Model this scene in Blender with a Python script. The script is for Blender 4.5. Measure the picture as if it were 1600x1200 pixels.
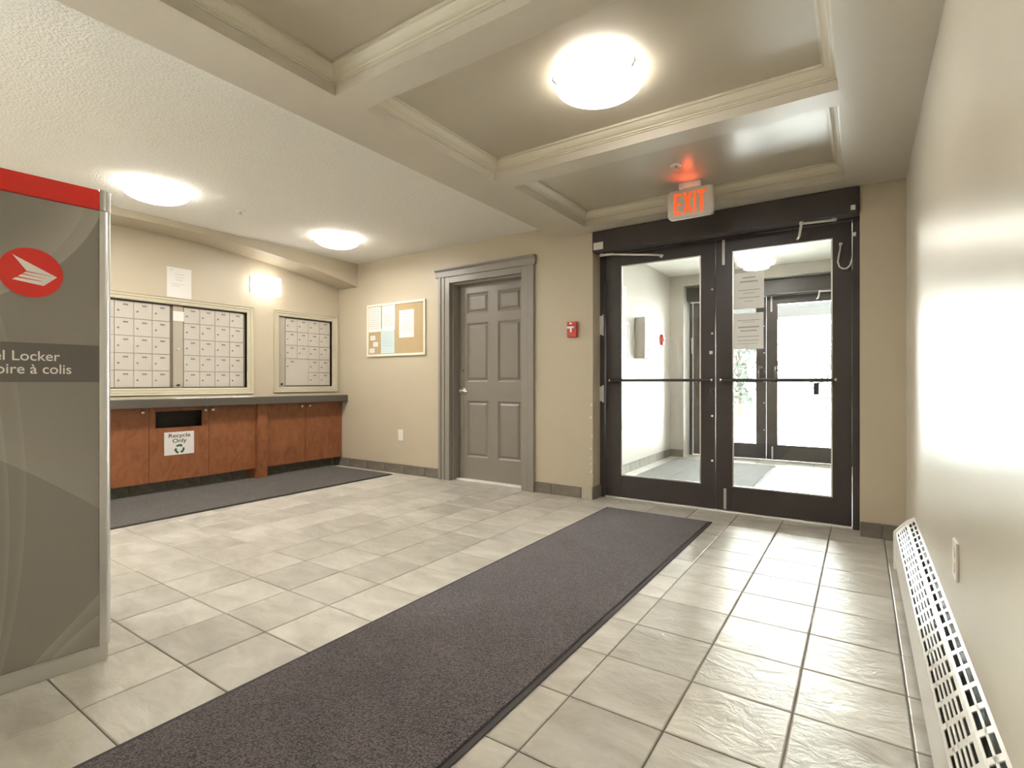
import bpy, bmesh, math, random
from mathutils import Vector, Matrix
for o in list(bpy.data.objects): bpy.data.objects.remove(o)
random.seed(7)
S = bpy.context.scene; COL = S.collection
# ------------------------------------------------------------------ camera
YAW = 0.591; FPX = 814.4
cam = bpy.data.cameras.new('camera'); cam.sensor_width = 36; cam.lens = FPX*36/1600
cam.shift_y = -2/1600; cam.clip_start = 0.02; cam.clip_end = 200
co = bpy.data.objects.new('camera', cam); COL.objects.link(co)
co.location = (0, 0, 1.0); co.rotation_euler = (math.pi/2, 0, YAW); S.camera = co
# ------------------------------------------------------------------ world, exposure
W = bpy.data.worlds.new('overcast_sky'); S.world = W; W.use_nodes = True
bg = W.node_tree.nodes['Background']; bg.inputs[0].default_value = (1.0, 0.985, 0.965, 1); bg.inputs[1].default_value = 20.0
S.view_settings.view_transform = 'Standard'; S.view_settings.look = 'None'
S.view_settings.gamma = 1; S.view_settings.use_curve_mapping = False
S.view_settings.exposure = 1.72
LAMP = 4.5; LAMPW = 5.6      # bowl radiance and downward wattage of the ceiling lamps
# ------------------------------------------------------------------ materials
def srgb(r, g, b):
    f = lambda v: (v/255/12.92) if v <= 10 else ((v/255+0.055)/1.055)**2.4
    return (f(r), f(g), f(b), 1)
def nt(name):
    m = bpy.data.materials.new(name); m.use_nodes = True
    return m, m.node_tree.nodes, m.node_tree.links, m.node_tree.nodes['Principled BSDF']
def mat(name, col, rough=0.5, metal=0.0, spec=0.5, noise=0.0, nscale=20, bump=0.0, bscale=60, bdist=0.002, emit=0, emitcol=None, coat=0):
    m, N, L, b = nt(name)
    b.inputs['Base Color'].default_value = col; b.inputs['Roughness'].default_value = rough
    b.inputs['Metallic'].default_value = metal; b.inputs['Specular IOR Level'].default_value = spec
    b.inputs['Coat Weight'].default_value = coat
    if emit:
        b.inputs['Emission Color'].default_value = emitcol or col; b.inputs['Emission Strength'].default_value = emit
    if noise or bump:
        tc = N.new('ShaderNodeTexCoord')
    if noise:
        n = N.new('ShaderNodeTexNoise'); n.inputs['Scale'].default_value = nscale; n.inputs['Detail'].default_value = 5
        L.new(tc.outputs['Object'], n.inputs['Vector'])
        r = N.new('ShaderNodeMapRange'); r.inputs['From Min'].default_value = 0.25; r.inputs['From Max'].default_value = 0.75
        r.inputs['To Min'].default_value = 1-noise; r.inputs['To Max'].default_value = 1+noise
        L.new(n.outputs['Fac'], r.inputs['Value'])
        mx = N.new('ShaderNodeMix'); mx.data_type = 'RGBA'; mx.blend_type = 'MULTIPLY'; mx.inputs[0].default_value = 1
        mx.inputs[6].default_value = col; L.new(r.outputs[0], mx.inputs[7]); L.new(mx.outputs[2], b.inputs['Base Color'])
    if bump:
        n2 = N.new('ShaderNodeTexNoise'); n2.inputs['Scale'].default_value = bscale; n2.inputs['Detail'].default_value = 4
        L.new(tc.outputs['Object'], n2.inputs['Vector'])
        bp = N.new('ShaderNodeBump'); bp.inputs['Strength'].default_value = bump; bp.inputs['Distance'].default_value = bdist
        L.new(n2.outputs['Fac'], bp.inputs['Height']); L.new(bp.outputs[0], b.inputs['Normal'])
    return m
M = {}
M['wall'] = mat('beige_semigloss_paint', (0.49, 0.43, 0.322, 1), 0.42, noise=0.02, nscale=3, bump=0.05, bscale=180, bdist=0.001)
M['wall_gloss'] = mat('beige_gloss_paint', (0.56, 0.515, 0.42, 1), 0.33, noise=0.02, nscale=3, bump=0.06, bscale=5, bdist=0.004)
M['soffit'] = mat('beige_soffit_paint', (0.55, 0.50, 0.42, 1), 0.40, noise=0.02, nscale=3)
M['coffer'] = mat('tan_coffer_paint', (0.47, 0.42, 0.33, 1), 0.30)
M['lamp2'] = mat('lit_sconce_glass', (0.9, 0.88, 0.82, 1), 0.3, emit=2.2, emitcol=(1.0, 0.955, 0.89, 1))
M['mould'] = mat('beige_moulding_paint', (0.58, 0.53, 0.42, 1), 0.38)
M['ceil'] = mat('textured_ceiling', (0.80, 0.775, 0.725, 1), 0.9, noise=0.06, nscale=60, bump=0.9, bscale=75, bdist=0.009)
M['vest_wall'] = mat('vestibule_paint', (0.50, 0.475, 0.43, 1), 0.5)
M['vest_ceil'] = mat('vestibule_ceiling', (0.78, 0.76, 0.70, 1), 0.9)
M['grout'] = mat('grout', (0.16, 0.145, 0.12, 1), 0.8, noise=0.15, nscale=30)
M['brown'] = mat('dark_bronze_paint', (0.042, 0.033, 0.032, 1), 0.38, noise=0.08, nscale=4)
M['door'] = mat('grey_door_paint', (0.235, 0.210, 0.178, 1), 0.38)
M['trimgrey'] = mat('grey_trim_paint', (0.270, 0.247, 0.212, 1), 0.38)
M['chrome'] = mat('brushed_metal', (0.72, 0.70, 0.66, 1), 0.28, metal=1)
M['alu'] = mat('satin_aluminium', (0.62, 0.61, 0.59, 1), 0.36, metal=1)
M['steelpaint'] = mat('silver_arm_paint', (0.66, 0.63, 0.60, 1), 0.35, spec=0.6)
M['mailbox'] = mat('mailbox_cream_grey', (0.50, 0.465, 0.41, 1), 0.4, noise=0.02, nscale=6)
M['lock'] = mat('dull_lock_metal', (0.26, 0.235, 0.20, 1), 0.35, metal=0.6)
M['mailpost'] = mat('mailbox_post', (0.40, 0.36, 0.29, 1), 0.4)
M['mailgap'] = mat('mailbox_gap', (0.20, 0.17, 0.13, 1), 0.6)
M['plate'] = mat('number_plate', (0.17, 0.15, 0.125, 1), 0.5)
M['casing'] = mat('mailbox_casing', (0.50, 0.455, 0.335, 1), 0.4)
M['counter'] = mat('dark_grey_laminate', (0.10, 0.088, 0.074, 1), 0.38, noise=0.1, nscale=90)
M['black'] = mat('black', (0.012, 0.011, 0.010, 1), 0.5)
M['dark'] = mat('dark_interior', (0.030, 0.022, 0.016, 1), 0.7)
M['paper'] = mat('white_paper', (0.70, 0.68, 0.645, 1), 0.7)
M['paper2'] = mat('pale_blue_paper', (0.50, 0.62, 0.62, 1), 0.7)
M['ink'] = mat('faint_print', (0.42, 0.40, 0.38, 1), 0.8)
M['ink2'] = mat('grey_print', (0.20, 0.19, 0.18, 1), 0.8)
M['cork'] = mat('cork', (0.42, 0.315, 0.175, 1), 0.85, noise=0.25, nscale=160)
M['whiteframe'] = mat('cream_frame', (0.80, 0.73, 0.60, 1), 0.45)
M['white'] = mat('white_plastic', (0.80, 0.78, 0.74, 1), 0.35)
M['red'] = mat('alarm_red', (0.55, 0.045, 0.028, 1), 0.32)
M['cpred'] = mat('signal_red', (0.62, 0.020, 0.012, 1), 0.35)
M['cpwhite'] = mat('off_white_print', (0.74, 0.70, 0.65, 1), 0.5)
M['green'] = mat('dark_green_print', (0.015, 0.09, 0.045, 1), 0.6)
M['heater'] = mat('cream_enamel', (0.72, 0.70, 0.645, 1), 0.30, coat=0.2)
M['basetile'] = mat('base_tile', (0.165, 0.145, 0.115, 1), 0.42, noise=0.3, nscale=14, bump=0.3, bscale=30)
M['basepaint'] = mat('painted_base_block', (0.46, 0.42, 0.34, 1), 0.4, noise=0.1, nscale=20)
M['lamp'] = mat('lit_opal_glass', (0.9, 0.88, 0.82, 1), 0.3, emit=LAMP, emitcol=(1.0, 0.955, 0.89, 1))
M['exit'] = mat('lit_exit_letters', (0.35, 0.03, 0.004, 1), 0.4, emit=0.36, emitcol=(1.0, 0.10, 0.012, 1))
M['exitbody'] = mat('exit_housing', (0.62, 0.60, 0.55, 1), 0.4)
M['snow'] = mat('snowy_pavement', (0.82, 0.83, 0.84, 1), 0.8, noise=0.05, nscale=1)
M['bark'] = mat('bark', (0.04, 0.036, 0.03, 1), 0.95, spec=0.05)
M['leaf'] = mat('dark_leaf', (0.03, 0.036, 0.03, 1), 0.9, spec=0.05)
M['porch'] = mat('porch_dark_grey', (0.022, 0.022, 0.022, 1), 0.8, spec=0.1)
def glass_mat():
    m, N, L, b = nt('clear_door_glass'); N.remove(b)
    out = N['Material Output']; t = N.new('ShaderNodeBsdfTransparent'); t.inputs[0].default_value = (0.93, 0.95, 0.94, 1)
    g = N.new('ShaderNodeBsdfGlossy'); g.inputs['Roughness'].default_value = 0.02
    f = N.new('ShaderNodeFresnel'); f.inputs[0].default_value = 1.5
    mx = N.new('ShaderNodeMixShader'); L.new(f.outputs[0], mx.inputs[0]); L.new(t.outputs[0], mx.inputs[1]); L.new(g.outputs[0], mx.inputs[2])
    L.new(mx.outputs[0], out.inputs[0]); return m
M['glass'] = glass_mat()
def thin_paper():
    m, N, L, b = nt('backlit_thin_paper'); b.inputs['Base Color'].default_value = (0.74, 0.72, 0.69, 1); b.inputs['Roughness'].default_value = 0.7
    t = N.new('ShaderNodeBsdfTranslucent'); t.inputs[0].default_value = (0.74, 0.71, 0.68, 1); mx = N.new('ShaderNodeMixShader'); mx.inputs[0].default_value = 0.5
    L.new(b.outputs[0], mx.inputs[1]); L.new(t.outputs[0], mx.inputs[2]); L.new(mx.outputs[0], N['Material Output'].inputs[0]); return m
M['thinpaper'] = thin_paper()
def tile_mat():
    m, N, L, b = nt('slate_look_floor_tile')
    oi = N.new('ShaderNodeObjectInfo'); tc = N.new('ShaderNodeTexCoord')
    geo = N.new('ShaderNodeNewGeometry')
    off = N.new('ShaderNodeVectorMath'); off.operation = 'MULTIPLY_ADD'
    L.new(oi.outputs['Random'], off.inputs[0]); off.inputs[1].default_value = (13.0, 29.0, 17.0); L.new(geo.outputs['Position'], off.inputs[2])
    mp = N.new('ShaderNodeMapping'); mp.inputs['Scale'].default_value = (1.0, 1.9, 1.0); L.new(off.outputs[0], mp.inputs['Vector'])
    n1 = N.new('ShaderNodeTexNoise'); n1.inputs['Scale'].default_value = 4.0; n1.inputs['Detail'].default_value = 7; n1.inputs['Roughness'].default_value = 0.6; n1.inputs['Distortion'].default_value = 0.6
    L.new(mp.outputs[0], n1.inputs['Vector'])
    cr = N.new('ShaderNodeValToRGB'); e = cr.color_ramp.elements
    e[0].position = 0.28; e[0].color = (0.40, 0.375, 0.315, 1); e[1].position = 0.70; e[1].color = (0.63, 0.605, 0.54, 1)
    L.new(n1.outputs['Fac'], cr.inputs[0])
    r = N.new('ShaderNodeMapRange'); r.inputs['To Min'].default_value = 0.86; r.inputs['To Max'].default_value = 1.10
    L.new(oi.outputs['Random'], r.inputs['Value'])
    mx = N.new('ShaderNodeMix'); mx.data_type = 'RGBA'; mx.blend_type = 'MULTIPLY'; mx.inputs[0].default_value = 1
    L.new(cr.outputs[0], mx.inputs[6]); L.new(r.outputs[0], mx.inputs[7]); L.new(mx.outputs[2], b.inputs['Base Color'])
    # slate relief: ridged noise in scattered patches
    n2 = N.new('ShaderNodeTexNoise'); n2.inputs['Scale'].default_value = 9; n2.inputs['Detail'].default_value = 8; n2.inputs['Roughness'].default_value = 0.62; n2.inputs['Distortion'].default_value = 1.2
    L.new(mp.outputs[0], n2.inputs['Vector'])
    bp = N.new('ShaderNodeBump'); bp.inputs['Strength'].default_value = 0.5; bp.inputs['Distance'].default_value = 0.012
    L.new(n2.outputs['Fac'], bp.inputs['Height']); L.new(bp.outputs[0], b.inputs['Normal'])
    rr = N.new('ShaderNodeMapRange'); rr.inputs['To Min'].default_value = 0.285; rr.inputs['To Max'].default_value = 0.36
    L.new(n1.outputs['Fac'], rr.inputs['Value']); L.new(rr.outputs[0], b.inputs['Roughness'])
    b.inputs['Specular IOR Level'].default_value = 0.55
    return m
M['tile'] = tile_mat()
def carpet_mat(name, dark, light, scale=150):
    m, N, L, b = nt(name); tc = N.new('ShaderNodeTexCoord')
    n1 = N.new('ShaderNodeTexNoise'); n1.inputs['Scale'].default_value = scale; n1.inputs['Detail'].default_value = 3
    L.new(tc.outputs['Object'], n1.inputs['Vector'])
    cr = N.new('ShaderNodeValToRGB'); e = cr.color_ramp.elements; e[0].position = 0.36; e[0].color = dark; e[1].position = 0.64; e[1].color = light
    L.new(n1.outputs['Fac'], cr.inputs[0])
    n2 = N.new('ShaderNodeTexNoise'); n2.inputs['Scale'].default_value = 3.5; n2.inputs['Detail'].default_value = 4; L.new(tc.outputs['Object'], n2.inputs['Vector'])
    r = N.new('ShaderNodeMapRange'); r.inputs['From Min'].default_value = 0.3; r.inputs['From Max'].default_value = 0.7; r.inputs['To Min'].default_value = 0.88; r.inputs['To Max'].default_value = 1.12
    L.new(n2.outputs['Fac'], r.inputs['Value'])
    mx = N.new('ShaderNodeMix'); mx.data_type = 'RGBA'; mx.blend_type = 'MULTIPLY'; mx.inputs[0].default_value = 1
    L.new(cr.outputs[0], mx.inputs[6]); L.new(r.outputs[0], mx.inputs[7]); L.new(mx.outputs[2], b.inputs['Base Color'])
    b.inputs['Roughness'].default_value = 0.95; b.inputs['Specular IOR Level'].default_value = 0.1
    b.inputs['Sheen Weight'].default_value = 0.25; b.inputs['Sheen Roughness'].default_value = 0.4
    bp = N.new('ShaderNodeBump'); bp.inputs['Strength'].default_value = 0.9; bp.inputs['Distance'].default_value = 0.006
    L.new(n1.outputs['Fac'], bp.inputs['Height']); L.new(bp.outputs[0], b.inputs['Normal']); return m
M['carpet'] = carpet_mat('plum_grey_carpet', (0.038, 0.031, 0.033, 1), (0.165, 0.140, 0.145, 1), 190)
M['carpet2'] = carpet_mat('grey_carpet', (0.036, 0.033, 0.029, 1), (0.125, 0.115, 0.103, 1), 130)
M['carpet3'] = carpet_mat('charcoal_carpet', (0.07, 0.068, 0.066, 1), (0.16, 0.155, 0.15, 1), 120)
M['rubber'] = mat('mat_rubber_edge', (0.055, 0.046, 0.046, 1), 0.7)
def wood_mat():
    m, N, L, b = nt('reddish_brown_veneer'); tc = N.new('ShaderNodeTexCoord'); geo = N.new('ShaderNodeNewGeometry')
    mp = N.new('ShaderNodeMapping'); mp.inputs['Scale'].default_value = (3, 3, 1.6); L.new(geo.outputs['Position'], mp.inputs['Vector'])
    n1 = N.new('ShaderNodeTexNoise'); n1.inputs['Scale'].default_value = 3.2; n1.inputs['Detail'].default_value = 8; n1.inputs['Roughness'].default_value = 0.65; n1.inputs['Distortion'].default_value = 1.5
    L.new(mp.outputs[0], n1.inputs['Vector'])
    cr = N.new('ShaderNodeValToRGB'); e = cr.color_ramp.elements
    e[0].position = 0.28; e[0].color = (0.180, 0.060, 0.022, 1); e[1].position = 0.72; e[1].color = (0.320, 0.122, 0.046, 1)
    L.new(n1.outputs['Fac'], cr.inputs[0]); L.new(cr.outputs[0], b.inputs['Base Color']); b.inputs['Roughness'].default_value = 0.42
    return m
M['wood'] = wood_mat()
ARCS = ((-.084, .954, .597, .16, .9, 1), (-.10, .93, .56, .10, .3, 1), (-1.171, -2.099, 2.448, .30, .55, -1), (-19.677, 19.11, 28.185, .06, .6, -1), (.881, -1.299, .75, .07, .6, 1), (-3, -.3, 3.245, .018, .4, 1), (-2.5, -.2, 2.785, .02, .3, 1))
def locker_mat():
    # flat printed graphic: pale translucent sweeping curves on warm grey
    m, N, L, b = nt('locker_grey_graphic'); tc = N.new('ShaderNodeTexCoord'); sp = N.new('ShaderNodeSeparateXYZ')
    L.new(tc.outputs['Object'], sp.inputs[0])
    def mth(op, a, c=None):
        n = N.new('ShaderNodeMath'); n.operation = op
        for i, v in enumerate((a, c)):
            if v is None: continue
            if isinstance(v, (int, float)): n.inputs[i].default_value = v
            else: L.new(v, n.inputs[i])
        return n.outputs[0]
    tot = None
    for (cy, cz, R, w, s, sg) in ARCS:
        dy = mth('SUBTRACT', sp.outputs[1], cy); dz = mth('SUBTRACT', sp.outputs[2], cz)
        d = mth('SQRT', mth('ADD', mth('MULTIPLY', dy, dy), mth('MULTIPLY', dz, dz)))
        q = mth('MULTIPLY', mth('SUBTRACT', R, d), sg)         # >0 on the pale side
        ins = mth('GREATER_THAN', q, 0.0)
        fade = mth('MAXIMUM', mth('SUBTRACT', 1.0, mth('DIVIDE', q, w)), 0.0)
        v = mth('MULTIPLY', mth('MULTIPLY', ins, mth('POWER', fade, 1.5)), s)
        tot = v if tot is None else mth('ADD', tot, v)
    mx = N.new('ShaderNodeMix'); mx.data_type = 'RGBA'; L.new(mth('MINIMUM', mth('MULTIPLY', tot, 0.55), 0.8), mx.inputs[0])
    mx.inputs[6].default_value = (0.225, 0.205, 0.175, 1); mx.inputs[7].default_value = (0.46, 0.43, 0.385, 1)
    L.new(mx.outputs[2], b.inputs['Base Color']); b.inputs['Roughness'].default_value = 0.33; return m
M['locker'] = locker_mat()
M['band'] = mat('locker_text_band', (0.118, 0.105, 0.088, 1), 0.35)
# ------------------------------------------------------------------ mesh helpers
WL = {}
class MB:
    def __init__(s): s.v = []; s.f = []
    def box(s, x0, x1, y0, y1, z0, z1):
        n = len(s.v); s.v += [(x, y, z) for z in (z0, z1) for y in (y0, y1) for x in (x0, x1)]
        s.f += [tuple(n+i for i in q) for q in ((0,2,3,1),(4,5,7,6),(0,1,5,4),(2,6,7,3),(0,4,6,2),(1,3,7,5))]; return s
    def quad(s, *p):
        n = len(s.v); s.v += [tuple(q) for q in p]; s.f.append(tuple(range(n, n+len(p)))); return s
    def rings(s, rings, close=True, cap=True):
        n = len(s.v); k = len(rings[0])
        for r in rings: s.v += [tuple(p) for p in r]
        for i in range(len(rings)-1):
            for j in range(k if close else k-1):
                a = n+i*k+j; b = n+i*k+(j+1) % k; s.f.append((a, b, b+k, a+k))
        if cap: s.f.append(tuple(range(n+k-1, n-1, -1))); s.f.append(tuple(range(n+(len(rings)-1)*k, n+len(rings)*k)))
        return s
    def tube(s, pts, r, n=8, cap=True):
        P = [Vector(p) for p in pts]; rg = []; up = None
        for i, p in enumerate(P):
            t = (P[min(i+1, len(P)-1)]-P[max(i-1, 0)]).normalized()
            if up is None: up = Vector((0, 0, 1)) if abs(t.z) < 0.9 else Vector((1, 0, 0))
            a = t.cross(up).normalized(); b2 = a.cross(t).normalized(); up = b2
            rr = r[i] if isinstance(r, (list, tuple)) else r
            rg.append([p+a*math.cos(2*math.pi*k/n)*rr+b2*math.sin(2*math.pi*k/n)*rr for k in range(n)])
        return s.rings(rg, True, cap)
    def lathe(s, c, prof, n=32, axis='z', cap=True):
        rg = []
        for r, h in prof:
            q = []
            for k in range(n):
                a, b2 = r*math.cos(2*math.pi*k/n), r*math.sin(2*math.pi*k/n)
                q.append({'z': (c[0]+a, c[1]+b2, c[2]+h), 'y': (c[0]+a, c[1]+h, c[2]+b2), 'x': (c[0]+h, c[1]+a, c[2]+b2)}[axis])
            rg.append(q)
        return s.rings(rg, True, cap)
    def prism(s, poly, axis, a, b):
        def p3(p, t): return {'x': (t, p[0], p[1]), 'y': (p[0], t, p[1]), 'z': (p[0], p[1], t)}[axis]
        return s.rings([[p3(p, a) for p in poly], [p3(p, b) for p in poly]])
    def frame(s, a0, a1, b0, b1, w, prof_lo, prof_hi, plane):
        # rectangular frame of bars; plane 'y' -> (x,z), 'x' -> (y,z); depth prof_lo..prof_hi
        for (p0, p1, q0, q1) in ((a0, a0+w, b0, b1), (a1-w, a1, b0, b1), (a0+w, a1-w, b0, b0+w), (a0+w, a1-w, b1-w, b1)):
            if plane == 'y': s.box(p0, p1, prof_lo, prof_hi, q0, q1)
            else: s.box(prof_lo, prof_hi, p0, p1, q0, q1)
        return s
    def build(s, name, m, parent=None, bevel=0.0, smooth=False, xf=None):
        vs = [Vector(v) for v in s.v]
        if xf: vs = [xf(v) for v in vs]
        lo = Vector([min(v[i] for v in vs) for i in range(3)]); hi = Vector([max(v[i] for v in vs) for i in range(3)])
        c = (lo+hi)/2
        if parent is None: c.z = lo.z
        me = bpy.data.meshes.new(name); me.from_pydata([v-c for v in vs], [], s.f)
        bm = bmesh.new(); bm.from_mesh(me); bmesh.ops.remove_doubles(bm, verts=bm.verts, dist=1e-6) if smooth else None
        bmesh.ops.recalc_face_normals(bm, faces=bm.faces)
        if bevel:
            bmesh.ops.bevel(bm, geom=[e for e in bm.edges if e.calc_face_angle(0) > 0.6], offset=bevel, segments=2, affect='EDGES', clamp_overlap=True)
        bm.to_mesh(me); bm.free()
        if smooth:
            for p in me.polygons: p.use_smooth = True
            me.set_sharp_from_angle(angle=math.radians(40))
        me.materials.append(M[m] if isinstance(m, str) else m)
        return link(name, me, c, parent)
def link(name, me, wloc, parent=None):
    o = bpy.data.objects.new(name, me); COL.objects.link(o); wloc = Vector(wloc); WL[o.name] = wloc
    if parent is not None: o.parent = parent; o.location = wloc-WL[parent.name]
    else: o.location = wloc
    return o
def tag(o, label=None, cat=None, group=None, kind=None):
    for k, v in (('label', label), ('category', cat), ('group', group), ('kind', kind)):
        if v: o[k] = v
    return o
def thing(name, loc, label, cat, group=None, kind=None):
    return tag(link(name, None, loc), label, cat, group, kind)
def bx(*a): return MB().box(*a)
FONT = {}
def text_mb(body, size, origin, right, up, align='LEFT', bold=0.0, sx=1.0):
    cu = bpy.data.curves.new('txt', 'FONT'); cu.body = body; cu.size = size; cu.align_x = align; cu.extrude = 0.0; cu.offset = bold
    ob = bpy.data.objects.new('txt', cu); COL.objects.link(ob)
    bpy.context.view_layer.update()
    me = bpy.data.meshes.new_from_object(ob.evaluated_get(bpy.context.evaluated_depsgraph_get()))
    mb = MB(); O = Vector(origin); R = Vector(right); U = Vector(up)
    mb.v = [tuple(O+R*v.co.x*sx+U*v.co.y) for v in me.vertices]; mb.f = [tuple(p.vertices) for p in me.polygons]
    bpy.data.objects.remove(ob); bpy.data.curves.remove(cu); bpy.data.meshes.remove(me); return mb
def extr(mb, d):
    # give a flat polygon mesh thickness d (vector)
    n = len(mb.v); d = Vector(d); cnt = {}
    for f in mb.f:
        for i in range(len(f)):
            e = (f[i], f[(i+1) % len(f)]); cnt[e] = 1
    mb.v += [tuple(Vector(v)+d) for v in mb.v]; fs = list(mb.f)
    mb.f += [tuple(i+n for i in reversed(f)) for f in fs]
    for (a, b) in cnt:
        if (b, a) not in cnt: mb.f.append((b, a, a+n, b+n))
    return mb
# ------------------------------------------------------------------ key dimensions
WY = 4.09; WX = -5.275; WR = 0.232; SO = 2.285; CE = 2.40; VX = -2.17
s_, c_ = math.sin(YAW), math.cos(YAW)
def proj(x, y, z):
    zc = -s_*x+c_*y; xc = c_*x+s_*y
    return (9999, 9999, zc) if zc < 0.05 else (800+FPX*xc/zc, 598-(z-1)*FPX/zc, zc)
# ------------------------------------------------------------------ floor + tiles
floor = bx(-5.75, 0.4, -3.0, 7.9, -0.12, -0.004).build('floor', 'grout')
tag(floor, 'grey slate-look tiled floor of the lobby', 'floor', kind='structure')
XL = [0.232, 0.120, -0.174, -0.474, -0.776]
XL += [-0.776-0.3035*k for k in range(1, 5)]
XL += [XL[-1]-0.303*k for k in range(1, 13)]
YL = [2.684+0.2995*k for k in range(-19, 18)]
XL.sort()
TW, TH = 0.2975, 0.2945
def tile_mesh(w, h):
    me = bpy.data.meshes.new('floor_tile'); b = 0.0035; z0, z1, z2 = -0.02, -0.0022, 0.0
    v = []
    for (ins, z) in ((0, z0), (0, z1), (b, z2)):
        v += [(-w/2+ins, -h/2+ins, z), (w/2-ins, -h/2+ins, z), (w/2-ins, h/2-ins, z), (-w/2+ins, h/2-ins, z)]
    f = [(8, 9, 10, 11)]
    for k in (0, 4):
        for i in range(4): f.append((k+i, k+(i+1) % 4, k+4+(i+1) % 4, k+4+i))
    me.from_pydata(v, [], f); me.materials.append(M['tile']); return me
cache = {}; rest = MB(); cand = []
for i in range(len(XL)-1):
    for j in range(len(YL)-1):
        x0, x1, y0, y1 = XL[i]+.0023, XL[i+1]-.0023, YL[j]+.0023, YL[j+1]-.0023
        cx, cy = (x0+x1)/2, (y0+y1)/2
        if cy > 7.6 or cy < -2.9: continue
        corners = [proj(x, y, 0) for x in (x0, x1) for y in (y0, y1)]
        vis = any(-20 < u < 1620 and 590 < v < 1210 for u, v, z in corners) and cy < 4.3
        hid = (x0 > -1.69 and x1 < -0.89 and y1 < 3.88) or (x0 > -5.3 and x1 < -4.24 and y1 < 3.97) or x1 < -5.42
        if vis:   # hidden behind the parcel locker
            hid = hid or all(u < 168 and cx < -2.3 for u, v, z in corners)
        if vis and not hid:
            us = [q[0] for q in corners]; vs = [q[1] for q in corners]
            cand.append(((max(us)-min(us))*(max(vs)-min(vs)), x0, x1, y0, y1))
        else: rest.box(x0, x1, y0, y1, -0.02, 0.0)
cand.sort(reverse=True)
for k, (a, x0, x1, y0, y1) in enumerate(cand):
    if k >= 298: rest.box(x0, x1, y0, y1, -0.02, 0.0); continue
    key = (round(x1-x0, 3), round(y1-y0, 3))
    if key not in cache: cache[key] = tile_mesh(*key)
    link('floor_tile', cache[key], ((x0+x1)/2, (y0+y1)/2, random.uniform(-0.0006, 0.0006)), floor)
tag(rest.build('floor_tile_field', 'tile', floor), kind='stuff')
# ------------------------------------------------------------------ walls
D1L, D1R, D1T = -3.53, -2.612, 2.045            # interior door rough opening
D2L, D2R = -1.912, -0.010
wb = MB()
wb.box(-5.75, D1L, WY, 4.36, 0, 2.56).box(D1L, D1R, WY, 4.36, D1T, 2.56).box(D1R, D2L, WY, 4.36, 0, 2.56)
wb.box(D2L, D2R, 4.20, 4.36, 2.13, 2.56).box(D2L, D2R, WY, 4.20, 2.285, 2.56).box(D2R, 0.45, WY, 4.36, 0, 2.56)
wall_back = tag(wb.build('wall_back', 'wall'), 'beige painted wall with the grey door and the glass doors', 'wall', kind='structure')
wl = MB()
MB1 = (1.285, 2.945, 0.950, 1.722); MB2 = (3.300, 3.985, 0.958, 1.730)
ys = [-3.0, MB1[0], MB1[1], MB2[0], MB2[1], WY]
ZB = 0.855
wl.box(-5.75, WX, 1.03, MB1[0], ZB, 2.4).box(-5.75, WX, MB1[1], MB2[0], ZB, 2.4).box(-5.75, WX, MB2[1], WY, ZB, 2.4)
for q in (MB1, MB2): wl.box(-5.75, WX, q[0], q[1], ZB, q[2]).box(-5.75, WX, q[0], q[1], q[3], 2.4)
RW = (-2.7, -0.55, 0.20, 1.80)
wq = MB().box(-5.75, WX, -3.0, RW[0], 0, 2.4).box(-5.75, WX, RW[1], 1.03, 0, 2.4).box(-5.75, WX, RW[0], RW[1], 0, RW[2]).box(-5.75, WX, RW[0], RW[1], RW[3], 2.4)
tag(wq.build('wall_left_rear', 'wall'), 'beige wall hidden behind the parcel locker', 'wall', kind='structure')
tag(bx(-5.75, -5.401, 1.03, WY, 0, ZB).build('wall_left_lower', 'wall'), 'wall behind the cabinets under the counter', 'wall', kind='structure')
wall_left = tag(wl.build('wall_left', 'wall'), 'beige wall with recessed mailboxes above the counter', 'wall', kind='structure')
# scuffed paint on the corner beside the glass doors
rc = random.Random(3)
for k in range(11):
    zc_ = rc.choice((0.13, 0.17, 0.22, 0.30, 0.36, 0.44, 0.55, 0.72, 0.80, 0.25, 0.19))+rc.uniform(-.02, .02); xx = -1.9125-abs(rc.gauss(0, .012)); r0 = rc.uniform(.004, .011)
    pts = [(xx+r0*rc.uniform(.5, 1)*math.cos(a), WY-.0008, zc_+1.7*r0*rc.uniform(.5, 1)*math.sin(a)) for a in [2*math.pi*i/6 for i in range(6)]]
    ch = MB().quad(*[(min(p[0], -1.9122), p[1], p[2]) for p in pts]); extr(ch, (0, .0006, 0)); ch.build('paint_chip', 'paper', wall_back)
# arched bulkhead under the ceiling
am = MB(); n = 40; lo = []; Y0 = 1.03
arch = lambda y: 2.345-(y-2.05)**2/19.0
for k in range(n+1):
    y = Y0+(WY-Y0)*k/n; lo.append((y, arch(y)))
am.prism([(WY, CE)] + list(reversed(lo)) + [(Y0, CE)], 'x', WX-0.002, -4.935)
am.build('arched_bulkhead', 'wall', wall_left, smooth=True)
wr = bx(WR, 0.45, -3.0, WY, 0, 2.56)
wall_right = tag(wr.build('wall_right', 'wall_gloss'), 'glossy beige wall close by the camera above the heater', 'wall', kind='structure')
tag(bx(-5.75, 0.45, -3.2, -3.0, 0, 2.56).build('wall_rear', 'wall'), 'beige wall behind the camera', 'wall', kind='structure')
w1 = thing('added_window', (-5.5, (RW[0]+RW[1])/2, RW[2]), 'added dark framed side window left of the camera, unseen behind the parcel locker', 'window', kind='structure')  # unseen window added to bring daylight up to the ceiling
wf = MB().frame(RW[0], RW[1], RW[2], RW[3], .05, -5.54, -5.46, 'x'); ym = (RW[0]+RW[1])/2
wf.box(-5.54, -5.46, ym-.025, ym+.025, RW[2]+.05, RW[3]-.05).build('window_frame', 'brown', w1)
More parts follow.
